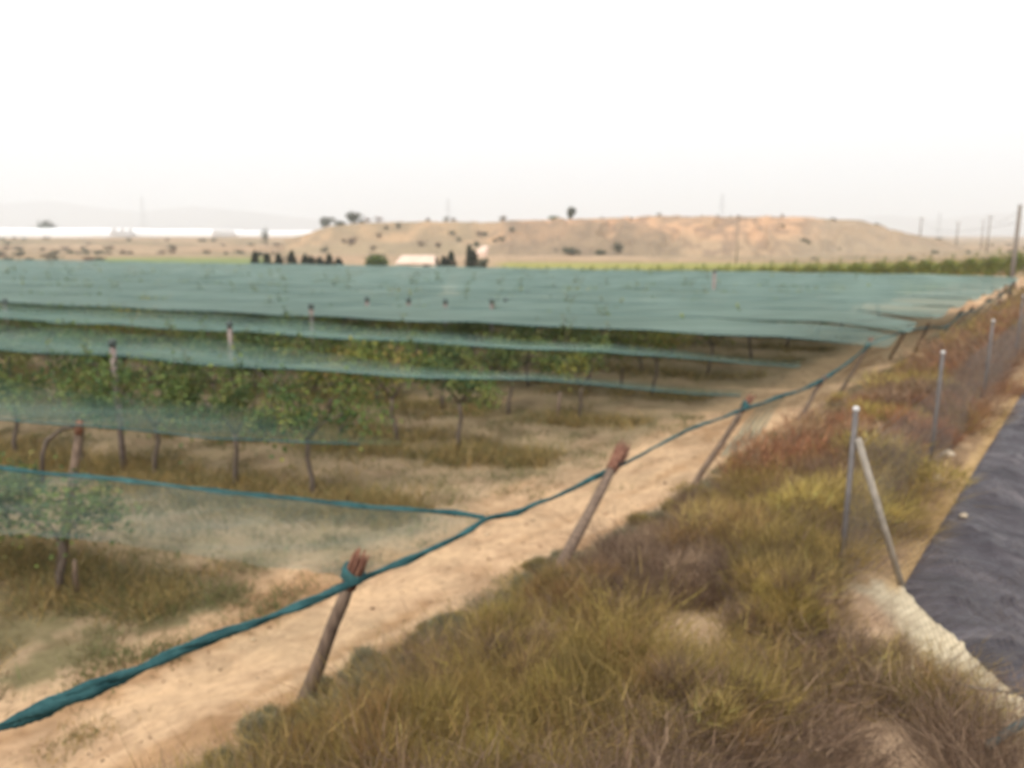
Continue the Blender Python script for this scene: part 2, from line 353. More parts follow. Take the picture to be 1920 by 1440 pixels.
def tussocks(cx, cy, rad, hgt, pals, nst, wid):
    parts = []
    for i in range(len(cx)):
        n = int(nst[i]); a = rng.uniform(0, 2*math.pi, n); rr = rad[i]*np.sqrt(rng.random(n))*.55
        x = cx[i]+rr*np.cos(a); y = cy[i]+rr*np.sin(a); z = ground_z(x, y)-.03
        lean = .25+.95*(rr/(rad[i]*.55))*rng.uniform(.3, 1.1, n)
        d = np.stack([np.cos(a)*lean*.8+rng.normal(0, .22, n)+.10, np.sin(a)*lean*.8+rng.normal(0, .22, n), np.ones(n)], 1)
        L = hgt[i]*rng.uniform(.45, 1.1, n); L = L/np.sqrt(1+.5*lean**2)
        parts.append(blades(np.stack([x, y, z], 1), d, L, wid[i]*rng.uniform(.6, 1.4, n), pick(pals[i], n)))
        # fine side sprigs give the feathery outline
        m = int(n*1.2); j = rng.integers(0, n, m); t = rng.uniform(.35, .95, m)
        dn = d/np.linalg.norm(d, axis=1, keepdims=True)
        p = np.stack([x, y, z], 1)[j]+dn[j]*(L[j]*t)[:, None]+np.array([.0, 0, -.1])*(L[j]*t*t)[:, None]
        dd = dn[j]+rng.normal(0, .45, (m, 3)); dd[:, 2] = np.abs(dd[:, 2])+.15
        parts.append(blades(p, dd, hgt[i]*rng.uniform(.12, .32, m), wid[i]*rng.uniform(.8, 1.9, m), pick(pals[i], m), seg=1))
    return merge(parts)
# bank scrub: positions in (u, v)
def scrub(u0, u1, v0, v1, n, hr, nst, wid, rr):
    u = rng.uniform(u0, u1, n); v = rng.uniform(v0, v1, n)
    x, y = uv2xy(u, v); ok = (np.hypot(x, y) > 3.0) & (np.minimum(v+1.3, x-2.8) < 0) & ~((y < 6.3) & (x > 2.8) & (rng.random(n) < .7))
    ok &= ~((v > -1.75) & (y > 6.3) & (rng.random(n) < .8))
    ok &= ~((u > 7.5) & (v < -4.75+.25*(vn(u*1.3, u*0)-.5)) )
    # bare patches seen in the photo
    for (px, py, rx, ry) in [(1265, 1185, 75, 30), (1610, 1130, 60, 70), (1640, 1400, 65, 45)]:
        c = at_z(px, py, float(ground_z(*at_z(px, py, 1.3)[:2])))
        ok &= ~((np.abs(x-c[0]) < rx/F*np.hypot(c[0], c[1])*1.25) & (y < c[1]+.35) & (y > c[1]-.85))
    x, y, u, v = x[ok], y[ok], u[ok], v[ok]; n = len(x)
    big = fbm(x*.55+3, y*.55)
    edge = sstep((v+5.35-.45*sstep((u-6)/2))/2.0)**1.5
    h = (hr[0]+(hr[1]-hr[0])*rng.random(n))*(.4+1.25*sstep((big-.28)/.4))*(.22+.98*edge)
    pals = []
    for i in range(n):
        rd = np.clip((v[i]+4.0)/1.6, 0, 1)*np.clip((u[i]-8.0)/4, 0, 1); k = rng.random()
        if k < rd*.62: pals.append(RUST)
        elif v[i] < -4.0 and k < .7: pals.append(GREY)
        elif u[i] > 11 and k < .3: pals.append(RUST)
        elif fbm(x[i]*.9+30, y[i]*.9) > .52: pals.append(PURP)
        elif k > .86: pals.append(YEL)
        else: pals.append(OLIVE)
    return tussocks(x, y, rr*rng.uniform(.6, 1.3, n), h, pals, np.full(n, nst)*rng.uniform(.6, 1.3, n), np.full(n, wid))
sc = [scrub(1.5, 9, -5.35, -1.25, 820, (.22, .52), 150, .0030, .36), scrub(1.0, 5.5, -1.5, .6, 190, (.22, .5), 170, .0032, .33),
      scrub(9, 18, -5.4, -1.3, 800, (.26, .60), 95, .0058, .42),
      scrub(18, 34, -5.5, -1.3, 900, (.35, .75), 45, .015, .5),
      scrub(34, 80, -5.8, -1.0, 1100, (.4, .8), 26, .032, .7)]
# domed bushes: many short feathery sprigs on a lumpy hemisphere
def bush_geo(x, y, r, h, pal, n, wid, zoff=0):
    k = 9; a = rng.uniform(0, 6.28, k); rr = r*np.sqrt(rng.random(k))*.75; lc = np.stack([rr*np.cos(a), rr*np.sin(a), h*(.35+.35*rng.random(k))*(1-.5*(rr/r)**2)], 1); lr = r*rng.uniform(.30, .5, k)
    lcol = np.array(pal)[rng.integers(0, len(pal), k)]
    j = rng.integers(0, k, n); d = rng.normal(size=(n, 3)); d[:, 2] = np.abs(d[:, 2])*1.1-.25; d /= np.linalg.norm(d, axis=1, keepdims=True)
    t = rng.uniform(.25, 1.0, n)**.6; P = lc[j]+d*(lr[j]*t)[:, None]*np.array([1, 1, h/r*.55]); P[:, 2] = np.maximum(P[:, 2], .02)
    P += np.array([x, y, float(ground_z(x, y))+zoff]); dd = d*.5+rng.normal(0, .38, (n, 3))+np.array([.16, 0, 1.0])
    c = lcol[j]*(1+.28*rng.normal(size=(n, 1))).clip(.4, 2); hi = rng.random(n) < .22; c[hi] = c[hi]*1.35+np.array([.05, .04, .02])
    a1 = blades(P, dd, rng.uniform(.05, .17, n)*(h/.55)**.5, wid*rng.uniform(.6, 1.8, n), np.clip(c, .01, .6), .3)
    m = n//7; j = rng.integers(0, k, m); e = lc[j]+rng.normal(0, .3, (m, 3))*lr[j][:, None]; e[:, 2] = np.abs(e[:, 2])
    root = np.array([x, y, float(ground_z(x, y))+zoff-.02])+np.stack([rng.normal(0, r*.15, m), rng.normal(0, r*.15, m), np.zeros(m)], 1); tip = e+np.array([x, y, float(ground_z(x, y))+zoff])
    dv = tip-root; L = np.linalg.norm(dv, axis=1); a2 = blades(root, dv, L*1.15, wid*1.3*np.ones(m), pick([(.16, .11, .075), (.10, .07, .05), (.24, .17, .12)], m), .12)
    return merge([a1, a2])
def bushes(u0, u1, n, n1, wid, r0, r1):
    out = []
    for _ in range(n):
        u = rng.uniform(u0, u1); v = rng.uniform(-5.0, -1.8); x, y = uv2xy(u, v)
        if np.hypot(x, y) < 3.6 or (u > 7.5 and v < -4.35): continue
        bare = False
        for (px, py, rx) in [(1265, 1185, 75), (1610, 1130, 50), (1640, 1400, 55)]:
            c = at_z(px, py, 1.4); bare |= (abs(x-c[0]) < rx/F*np.hypot(c[0], c[1])+.2) and (c[1]-1.0 < y < c[1]+.45)
        if bare: continue
        k = rng.random(); rd = np.clip((v+4.2)/1.4, 0, 1)*np.clip((u-7)/4, 0, 1)
        pal = RUST if k < rd*.7 else (GREY+OLIVE[:1] if v < -3.9 and k < .7 else (OLIVE if k < .45 else (PURP if k < .75 else YEL+OLIVE)))
        r = rng.uniform(r0, r1)*(.4 if v < -4.3 else (.6 if v < -3.5 else (1.6 if 5.5 < u < 16 and v > -3.1 else 1.0))); out.append(bush_geo(x, y, r, r*rng.uniform(.75, 1.35), pal, n1, wid))
    return out
sc += bushes(2.5, 9, 100, 4200, .0034, .28, .52)+bushes(9, 19, 110, 1200, .008, .32, .62)+bushes(19, 40, 120, 420, .018, .4, .7)
V, Fc, C = merge(sc); o = build('dry_scrub', V, Fc, M_grass, col=C)
tag(o, 'dry olive and rust-brown scrub grass covering the bank beside the sandy track', 'dry grass', kind='stuff')

# single shrubs standing out of the scrub
def bank_bush(px, py, rad, h, pal, lab, n=900, wid=.006):
    z = 1.2
    for _ in range(6): p = at_z(px, py, z); z = float(ground_z(p[0], p[1]))
    pp = []
    for _ in range(6):
        a = rng.uniform(0, 6.28); r_ = rad*rng.uniform(0, .75); pp.append(bush_geo(p[0]+r_*math.cos(a), p[1]+r_*math.sin(a), rad*rng.uniform(.35, .6), h*rng.uniform(.6, 1.1), pal, n, wid*.7))
    V, Fc, C = merge(pp)
    V = V-np.array([p[0], p[1], z]); tag(build('shrub', V, Fc, M_grass, col=C, loc=(p[0], p[1], z)), lab, 'shrub', 'shrubs standing out of the bank scrub')
bank_bush(1330, 1400, .55, .56, OLIVE+PURP[:2]+YEL[:1], 'big olive-brown bush at the bottom centre, below the bare sandy patch', 2200, .0045)
bank_bush(1010, 1330, .5, .55, PURP+OLIVE, 'brown twiggy bush at the bottom, left of the biggest bush', 1800, .0045)
bank_bush(1440, 1190, .45, .60, YEL[::2]+OLIVE+PURP[:1], 'yellow-green bush in front of the first fence post', 1500, .005)
bank_bush(1240, 1110, .45, .55, PURP+PURP[:2]+[(.09, .07, .05)], 'dark brown shrub right of the second stake, above the bare sandy patch', 1500, .006)
bank_bush(1180, 1050, .3, .38, GREY+[(.13, .15, .085)]*2, 'grey-green shrub on the bank right of the second stake', 1200, .006)
bank_bush(1445, 900, .45, .7, GREY+[(.14, .17, .12)]*3, 'tall blue-grey shrub below the pale sheer net', 1300, .008)
bank_bush(1480, 960, .6, .75, OLIVE+YEL, 'tall olive shrub left of the first fence post', 1300, .008)
bank_bush(1660, 800, .6, .75, RUST, 'rusty red-brown shrub between the first and second fence posts', 1300, .009)
bank_bush(1700, 1330, .3, .5, OLIVE+PURP, 'thin twiggy shrub beside the sandy patch at bottom right', 500, .004)

# weeds in the vineyard: tufted strips under the rows
ROWQ = [7.0]+[10.9+3.75*i for i in range(11)]
parts = []
def tufts(x, y, h, w, pal, n):
    k = len(x); a = np.repeat(np.arange(k), n); m = len(a)
    px = x[a]+rng.normal(0, .16, m); py = y[a]+rng.normal(0, .16, m); pz = ground_z(px, py)-.02
    d = np.stack([rng.normal(0, .5, m), rng.normal(0, .5, m), np.ones(m)], 1)
    return blades(np.stack([px, py, pz], 1), d, h[a]*rng.uniform(.4, 1.1, m), w[a]*rng.uniform(.6, 1.4, m), pal[rng.integers(0, len(pal), m)]*(1+.25*rng.normal(size=(m, 1))).clip(.4, 1.8))
WP = np.array([(.30, .21, .07), (.36, .24, .085), (.27, .195, .075), (.21, .16, .06), (.33, .245, .10), (.18, .165, .06), (.34, .25, .12), (.14, .145, .055)])
for i, q in enumerate([5.0]+ROWQ[:9]):
    e = s_end(q, -9.0); s0 = max(-1.42*q-3, -60); L = e-s0; n = int(L*(46 if i < 4 else 14))
    s = e+.3-np.abs(rng.uniform(0, L, n)); qq = q+rng.normal(-.1, .5, n)*(1-.45*(s > e-1)); x, y = qs(qq, s)
    keep = fbm(x*.6+11, y*.6) > .36
    x, y = x[keep], y[keep]; hh = (.14+.46*fbm(x*.9, y*.9))*np.ones(len(x)); parts.append(tufts(x, y, hh, np.full(len(x), .010+.0022*i), WP, 32 if i < 5 else 18))
# scattered weeds in the alleys and on the track
x = rng.uniform(-12, 6, 14000); y = rng.uniform(3.5, 20, 14000); v = .8*x-.6*y
keep = (v < -7.5+.8*(fbm(x*.7, y*.7)-.5)) & (fbm(x*.8+50, y*.8) > .43) & (rng.random(14000) < .8) | ((v < -6.4) & (v > -8.3) & (rng.random(14000) < .02))
keep &= (QX*x+QY*y < 7.6) | (rng.random(14000) < .22)
x, y = x[keep], y[keep]; parts.append(tufts(x, y, np.full(len(x), .19)*rng.uniform(.4, 1.2, len(x)), np.full(len(x), .013), np.array([(.12, .14, .05), (.16, .15, .06), (.2, .155, .07)]), 34))
for (px, py) in [(150, 1385), (165, 1372), (130, 1400)]:
    p = at_z(px, py, .15); parts.append(tufts(np.full(5, p[0])+rng.normal(0, .05, 5), np.full(5, p[1])+rng.normal(0, .05, 5), np.full(5, .12), np.full(5, .01), WP, 30))
V, Fc, C = merge(parts); o = build('weeds', V, Fc, M_grass, col=C)
tag(o, 'dry yellow-green weeds growing in strips under the vine rows', 'weeds', kind='stuff')

# clods and pebbles on the track
n = 2600; u = rng.uniform(0, 30, n)**1; v = rng.uniform(-8.8, -5.0, n); x, y = uv2xy(u, v); ok = fbm(x*.9+5, y*.9) > .42; x, y = x[ok], y[ok]; n = len(x)
r_ = rng.uniform(.006, .02, n)*(1+1.2*(rng.random(n) < .08)); z = ground_z(x, y); oc = np.array([(1, 0, 0), (0, 1, 0), (-1, 0, 0), (0, -1, 0), (0, 0, .8), (0, 0, -.6)], float)
V = (oc[None]*r_[:, None, None]*rng.uniform(.6, 1.3, (n, 6, 1))+np.stack([x, y, z+r_*.3], 1)[:, None]).reshape(-1, 3)
tf = np.array([(0, 1, 4), (1, 2, 4), (2, 3, 4), (3, 0, 4), (1, 0, 5), (2, 1, 5), (3, 2, 5), (0, 3, 5)]); Fc = ((np.arange(n)*6)[:, None, None]+tf[None]).reshape(-1, 3)
o = build('pebbles', V, Fc, M_ground, col=np.repeat(pick([(.40, .28, .17), (.5, .38, .25), (.28, .18, .11)], n), 6, 0)); tag(o, 'small clods and pebbles scattered over the sandy track', 'pebbles', kind='stuff')
# stones along the reservoir lip
ST = [(-1.42, 10.3), (-1.5, 11.6), (-1.42, 14.2)]
def stone(p, r, lab, grp=None):
    th = np.linspace(0, math.pi, 7); ph = np.linspace(0, 2*math.pi, 11)[:-1]; V = []; 
    for t in th:
        for f in ph:
            k = r*(1+.25*rng.normal()*.5); V.append((k*math.sin(t)*math.cos(f)*1.3, k*math.sin(t)*math.sin(f), k*math.cos(t)*.75))
    Fc = [(i*10+j, i*10+(j+1) % 10, (i+1)*10+(j+1) % 10, (i+1)*10+j)[::-1] for i in range(6) for j in range(10)]
    o = build('stone', V, Fc, M_stone, smooth=True, loc=p); tag(o, lab, 'stone', grp)
for i, (v, u) in enumerate(ST):
    x, y = uv2xy(u, v); stone((x, y, float(ground_z(x, y))+.03), rng.uniform(.04, .07), 'pale rough stone lying on the earth lip beside the black liner', 'stones on the reservoir lip')
p = at_z(1808, 958, 1.68); p[2] -= .05; stone(p, .035, 'small white stone lying at the edge of the black liner')

# ------------------------------------------------------------------ metal fence
FP = [(1605, 770, -1.5), (1768, 663, -1.5), (1862, 603, -1.5), (1919, 556, -1.5)]
tops = [at_v(a, b, v) for a, b, v in FP]; step = (tops[3]-tops[0])/3
tops += [tops[3]+(tops[3]-tops[2])*k for k in (1, 2, 3, 4, 5)]
for t in tops[4:]: t[2] = tops[3][2]-.05
fr = empty('metal_fence', tuple(np.append(tops[0][:2], 1.5)), 'thin galvanised post and wire mesh fence along the top of the scrub bank', 'fence')
o0 = np.array(fr.location)
def rel(p): return np.array(p, float)-o0
for t in tops:
    b = np.array([t[0]-.02, t[1], float(ground_z(t[0], t[1]))-.2])
    mb = MB(); mb.tube([rel(b), rel(t)], .022, 12); pobj = mb.go('post', M_galv, fr)
    c = MB(); c.tube([rel(t)-(0, 0, .004), rel(t)+(0, 0, .022), rel(t)+(0, 0, .034)], [.026, .026, .016], 12); c.go('cap', M_cap, pobj)
# brace from the first post down towards the near corner
bt = np.array([tops[0][0]+.02, tops[0][1]-.03, tops[0][2]-.22]); bb = at_z(1700, 1130, 1.45)
MB().tube([rel(bt), rel(bb)], .027, 10).go('brace', M_brace, fr)
# near corner post (out of frame below right) carries the mesh on
cp = at_z(1935, 1400, 1.7); cpt = cp+(0, 0, 1.35)
corner = [np.array([3.02, 4.35, 2.9])]
line = [tops[0]]+tops[1:6]
def wires(mb, A, B, z0, z1):
    L = np.linalg.norm((B-A)[:2]); st = .075; hh = z1-z0
    n = int((L+hh)/st)
    for i in range(n):
        for sgn in (1, -1):
            a0 = i*st-hh; a1 = i*st
            p0, p1, zz0, zz1 = a0, a1, z0, z1
            if p0 < 0: zz0 = z0-(p0); p0 = 0
            if p1 > L: zz1 = z1-(p1-L); p1 = L
            if zz0 >= zz1: continue
            if sgn < 0: p0, p1 = L-p0, L-p1
            a = A+(B-A)*(p0/L); b = A+(B-A)*(p1/L)
            mb.tube([rel((a[0], a[1], zz0)), rel((b[0], b[1], zz1))], .0011, 3, False)
mb = MB()
for k in range(4): 
    g0 = float(ground_z(line[k][0], line[k][1])); wires(mb, line[k], line[k+1], g0+.05, g0+1.15)
c0 = np.array([3.0, 3.9, 0]); wires(mb, np.array([tops[0][0], tops[0][1], 0]), c0, 1.62, 2.5)
mb.go('wire_mesh', M_wire, fr)
mb = MB()
for zz in (.1, 1.2):
    pts = [rel((t[0], t[1], float(ground_z(t[0], t[1]))+zz)) for t in tops]; mb.tube(pts, .0022, 4)
mb.tube([rel(at_z(1745, 1268, 1.75)), rel(at_z(1830, 1290, 1.75)), rel(at_z(1925, 1303, 1.75))], .008, 6)
mb.go('tension_wire', M_wire, fr)
o = MB().tube([at_z(1850, 1400, 1.75), at_z(1885, 1375, 1.8), at_z(1960, 1330, 1.85)], .024, 8).go('pipe', M_capd)
tag(o, 'short dark plastic pipe on the pale lip at the lower right', 'pipe')

# ------------------------------------------------------------------ wooden stakes with the gathered net tied along them
SK = [(675, 1043), (1170, 838), (1410, 742), (1545, 706), (1636, 634), (1705, 610), (1742, 606), (1806, 580), (1826, 575), (1858, 557), (1880, 545), (1897, 533)]
SL = ['thick wooden stake with splintered red top, nearest on the left', 'leaning wooden stake with a frayed brush-like red top, second along the net rope',
      'third wooden stake along the net rope, leaning over the sandy track', 'fourth wooden stake, with a dark knot of net below its red top',
      'fifth wooden stake along the rope, rising out of the scrub', 'sixth wooden stake, before the pale sand patch by the track',
      'seventh wooden stake, close behind the sixth beside the pale sand', 'eighth wooden stake, where a pale net drape hangs', 'ninth wooden stake, right behind the net drape',
      'tenth wooden stake along the far rope', 'eleventh wooden stake, small and near the far corner', 'last wooden stake before the tall utility pole']
stops = []; SB = {0: (557, 1325), 1: (988, 1165), 2: (1300, 902), 3: (1472, 822), 4: (1562, 752), 5: (1668, 668), 6: (1712, 662)}
for i, (px, py) in enumerate(SK):
    t = at_v(px, py, -4.3); stops.append(t)
    x, y = t[0]-.8*.8, t[1]+.6*.8; x += -.10*.6; y += -.1*.8
    if i in SB:
        bz = .6
        for _ in range(6): bb_ = at_z(*SB[i], bz); bz = float(ground_z(bb_[0], bb_[1]))+.05
        x, y = bb_[:2]
    b = np.array([x, y, float(ground_z(x, y))-.05]); b = b+(b-t)*.08; st = empty('wooden_stake', tuple(b), SL[i], 'stake', 'wooden stakes holding the net rope')
    d = t-b; L = np.linalg.norm(d); r0 = (.062, .060, .046, .042, .045)[min(i, 4)]
    pts = [d*k/8+np.array([rng.normal(0, .006), rng.normal(0, .006), 0])*(0 < k < 8) for k in range(8)]
    MB().tube(pts, [r0*(1.08-.25*k/7+.05*rng.normal()) for k in range(8)], 10).go('shaft', M_wood, st)
    dn = d/L; mb = MB(); a = pts[-1]
    ns = 26 if i < 3 else 12
    for k in range(ns):                                           # splintered end
        an = rng.uniform(0, 6.28); rr = r0*.85*math.sqrt(rng.random()); s = np.cross(dn, (0, 1, 0)); s /= np.linalg.norm(s); s2 = np.cross(dn, s)
        off = s*math.cos(an)*rr+s2*math.sin(an)*rr; spread = 1.9 if i == 1 else 1.3
        e = d+off*spread+dn*rng.uniform(-.05, .05)+rng.normal(0, .006, 3)
        mb.tube([a+off-dn*.06, a+off+(e-a-off)*.6, e], [r0*.32, r0*.26, r0*.1], 5)
    mb.go('splintered_top', M_red, st)
    mb = MB(); kn = d*.9
    for w_ in range(3):
        ring = [kn+dn*(.035*w_-.03)+(np.cross(dn, (0, 1, 0))*math.cos(q_)+np.cross(dn, np.cross(dn, (0, 1, 0)))*math.sin(q_))*r0*1.25+dn*.02*math.sin(q_+w_) for q_ in np.linspace(0, 6.28, 15)]
        mb.tube(ring, .016+.004*(w_ == 1), 6)
    mb.go('net_knot', M_rope, st)
def smooth_path(P, n=6):
    P = [np.array(p, float) for p in P]; out = []
    for i in range(len(P)-1):
        p0, p1, p2, p3 = P[max(i-1, 0)], P[i], P[i+1], P[min(i+2, len(P)-1)]
        for k in range(n):
            t = k/n; out.append(.5*((2*p1)+(-p0+p2)*t+(2*p0-5*p1+4*p2-p3)*t*t+(-p0+3*p1-3*p2+p3)*t**3))
    out.append(P[-1]); return out
def gathered(name, ctrl, label, cat='net', n=10):
    """ctrl: (point, half thickness); the bunched net is three folds twisted round each other"""
    P = smooth_path([np.append(c[0], c[1]) for c in ctrl], n); C0 = [p[:3] for p in P]; Rr = [p[3] for p in P]; mb = MB()
    L = 0; prev = C0[0]; ph = []
    for c in C0: L += np.linalg.norm(c-prev); prev = c; ph.append(L)
    for k in range(3):
        pts = []; rd = []
        for i, c in enumerate(C0):
            t = C0[min(i+1, len(C0)-1)]-C0[max(i-1, 0)]; t /= np.linalg.norm(t); a = np.cross(t, (0, 0, 1)); a /= np.linalg.norm(a); b = np.cross(t, a)
            an = ph[i]*4.2+k*2.1; rr = Rr[i]*.42
            pts.append(c+(a*math.cos(an)+b*math.sin(an))*rr); rd.append(Rr[i]*(.66+.10*math.sin(ph[i]*5+k*2)+.02*rng.normal()))
        mb.tube(pts, rd, 8, twist=.3, flat=[.75]*len(pts))
    return tag(mb.go(name, M_rope), label, cat)
RP = [(-90, 1395, .05), (0, 1362, .022), (60, 1338, .05), (130, 1308, .062), (200, 1278, .05), (260, 1256, .028), (340, 1218, .035), (430, 1184, .034), (500, 1160, .022), (580, 1128, .032), (645, 1100, .030), (690, 1080, .022),
      (770, 1048, .030), (835, 1018, .020), (880, 995, .026), (915, 972, .020), (965, 963, .030), (1005, 945, .020), (1050, 928, .018), (1110, 898, .030), (1150, 878, .028), (1185, 862, .018), (1240, 832, .017), (1300, 802, .024), (1350, 785, .018),
      (1392, 768, .028), (1430, 756, .022), (1468, 742, .034), (1500, 733, .022), (1535, 716, .04), (1570, 694, .03), (1605, 668, .022), (1632, 646, .03), (1665, 632, .024), (1703, 620, .03), (1742, 614, .028), (1775, 612, .04), (1803, 590, .03), (1828, 582, .03), (1856, 565, .035), (1880, 553, .03), (1897, 541, .04)]
gathered('gathered_net_rope', [(at_v(a, b, -4.3), min(c, .045)*1.12) for a, b, c in RP], 'long twisted teal net rope tied from stake to stake down the track', 'net rope')
# second rope branching off to the left
J = at_v(908, 970, -4.3); RB = [(-80, 868), (0, 877), (90, 888), (190, 896), (330, 912), (450, 926), (560, 936), (680, 950), (790, 957), (860, 963)]
ctrl = []
for i, (a, b) in enumerate(RB):
    ctrl.append((at_z(a, b, 2.12+(J[2]-2.12)*i/len(RB)), .021+.008*(i % 2)))
ctrl.append((J, .02)); gathered('gathered_net_rope', ctrl, 'thinner teal net rope running left across the vineyard from the main rope', 'net rope')

# ------------------------------------------------------------------ net strips
ROWN = ['first', 'second', 'third', 'fourth', 'fifth', 'sixth', 'seventh', 'eighth', 'ninth', 'tenth', 'eleventh', 'twelfth']
NC1 = (.115, .182, .152); NC2 = (.225, .308, .262)
def net_strip(i, q0, wfun, op, s0, s1, z0=2.28, label='', ns=None, endz=2.2, dq=None, sag=.10, flutter=.05):
    s = np.linspace(s0, s1, ns or int((s1-s0)*5)); t = np.linspace(0, 1, 12); SS, TT = np.meshgrid(s, t)
    W = wfun(SS); q = q0+W*TT+.22*((fbm(SS*.25+i*9, SS*0+i)-.5)*(1-TT)+(fbm(SS*.25+i*9+9, SS*0+i+1)-.5)*TT)
    e = sstep((SS-(s1-2.5))/2.5)
    if dq: q = q+np.interp(SS, [a for a, b in dq], [b for a, b in dq])
    z = z0-(z0-endz)*e-sag*np.sin(TT*math.pi)*np.clip(W/2, .2, 1)-.05*(1-np.abs(((SS/4.2) % 1)*2-1))+flutter*(fbm(SS*.9, q*.8)-.5)
    z = z-.14*(1-TT)**6*0
    dens = np.ones_like(SS)
    if i < 3: dens = (1-.75*sstep((SS-(s1-5))/5)*(TT > .08))*(1-.8*sstep((TT-.45)/.55))
    else: dens = 1-(.4 if i == 3 else .12)*sstep((SS-(s1-4))/4)
    dens = dens*(.9+.2*fbm(SS*.5, TT*3+i)); col = np.repeat(dens.reshape(-1, 1), 3, 1)
    SS = SS+.27*W*TT*sstep((SS-(s1-8))/8)*(i > 2)
    x, y = qs(q, SS); nr, na = x.shape; I = np.arange(nr*na).reshape(nr, na)
    FQ = np.stack([I[:-1, :-1], I[:-1, 1:], I[1:, 1:], I[1:, :-1]], -1).reshape(-1, 4)
    o = build('shade_net', np.stack([x, y, z], -1), FQ.copy(), netmat('shade_net_%s' % ROWN[i % 12], op, *((NC1, NC2) if i > 2 else ((.105, .19, .155), (.20, .30, .25)))), smooth=True, col=col)
    tag(o, label, 'net', 'green nets stretched over the vine rows')
    # rolled front hem
    k = slice(None, None, 3); pts = [(x[0, j], y[0, j], z[0, j]) for j in range(0, na, 3)]
    MB().tube(pts, .010 if i < 4 else .006, 5).go('hem', M_rope, o)
    return o
def lerpw(pts): return lambda s: np.interp(s, [p[0] for p in pts], [p[1] for p in pts])
net_strip(0, 6.75, lerpw([(-20, 2.1), (-7, 1.6), (-5.6, 1.0), (-4.4, .3)]), .36, -14, -4.4, dq=[(-9, 0), (-6, .4), (-4.4, .7)], label='thin see-through net strip over the nearest vine row', z0=2.22)
net_strip(1, 10.9, lerpw([(-16, 3.0), (-10, 2.3), (-7, 1.1), (-3.5, .5), (2, .3)]), .58, -20, -1.15, dq=[(-9, 0), (-1.15, 1.05)], label='teal net strip over the second vine row, narrowing towards the track')
net_strip(2, 14.9, lerpw([(-22, 3.7), (-14, 3.1), (-9, 1.7), (-3, .9), (2, .5), (4, .4)]), .68, -26, s_end(14.9, -4.3), label='teal net strip over the third vine row, with a gap of vines behind')
for i in range(3, 12):
    q = [18.5, 22.3, 26.0, 29.8, 33.6, 37.4, 41.2, 45.0, 48.6][i-3]; nx = ([22.3, 26.0, 29.8, 33.6, 37.4, 41.2, 45.0, 48.6, 51.2][i-3]-q)+.06
    e = s_end(q, -4.15)+(.3 if i == 3 else 0)
    net_strip(i, q, lerpw([(-90, nx), (e-(6 if i < 4 else 2), nx), (e-1.0, nx*(.75 if i < 5 else .95)), (e, nx*(.5 if i < 5 else .85))]), min(.74+.03*(i-3), .88), -1.42*q-6, e, z0=2.30, label='dense green net over the %s vine row from the camera' % ROWN[i], sag=.18 if i > 3 else .12, ns=int((e+1.42*q)*2.5))
# light loose panel in front of the branch rope
x0, y0 = 0, 0
P = [at_z(-80, 990, 1.95), at_z(0, 1000, 1.95), at_z(200, 1018, 1.95), at_z(420, 1050, 1.95), at_z(560, 1068, 1.98), at_z(655, 1082, 2.02)]
Q = [at_z(-80, 868, 2.1), at_z(0, 877, 2.1), at_z(250, 903, 2.1), at_z(520, 934, 2.1), at_z(760, 956, 2.1), J-(0.02, 0, .02)]
P = smooth_path(P, 8); Q = smooth_path(Q, 8); V = []; 
for k in range(10):
    for a, b in zip(P, Q): p = a+(b-a)*k/9; V.append((p[0], p[1], p[2]-.10*math.sin(k/9*math.pi)+.01*rng.normal()))
na = len(P); I = np.arange(10*na).reshape(10, na); FQ = np.stack([I[:-1, :-1], I[:-1, 1:], I[1:, 1:], I[1:, :-1]], -1).reshape(-1, 4)
o = build('shade_net', V, FQ.copy(), netmat('thin_net', .20, (.15, .21, .185), (.25, .30, .27)), smooth=True, col=np.ones((len(V), 3))); tag(o, 'very thin pale net panel hanging loose in front of the branching rope', 'net')
# drapes hanging from the rope
def drape(pxs, lab, dz):
    T = [at_v(a, b, -4.3) for a, b in pxs]; T = smooth_path(T, 6); V = []; m = 9
    for k in range(m):
        for j, p in enumerate(T):
            f = k/(m-1); zg = float(ground_z(p[0]-.5*f, p[1]+.3*f))+.02; wob = .10*math.sin(j*1.7+k*.4)*f
            V.append((p[0]-.45*f+wob*.8, p[1]+.3*f-wob*.6, p[2]*(1-f*dz)+zg*f*dz))
    n = len(T); I = np.arange(m*n).reshape(m, n); FQ = np.stack([I[:-1, :-1], I[:-1, 1:], I[1:, 1:], I[1:, :-1]], -1).reshape(-1, 4)
    tag(build('net_drape', V, FQ.copy(), M_drape, smooth=True, col=np.ones((len(V), 3))), lab, 'net')
M_drape = netmat('drape_net', .24, (.22, .30, .27), (.36, .44, .40))
drape([(1425, 757), (1450, 748), (1475, 740)], 'pale sheer net hanging from the rope between the third and fourth stakes', .85)
drape([(1762, 613), (1778, 610), (1800, 592)], 'pale green net drape hanging by the eighth stake', .95)
drape([(1835, 576), (1860, 560), (1895, 541)], 'pale net drape at the far end of the rope below the utility pole', .9)

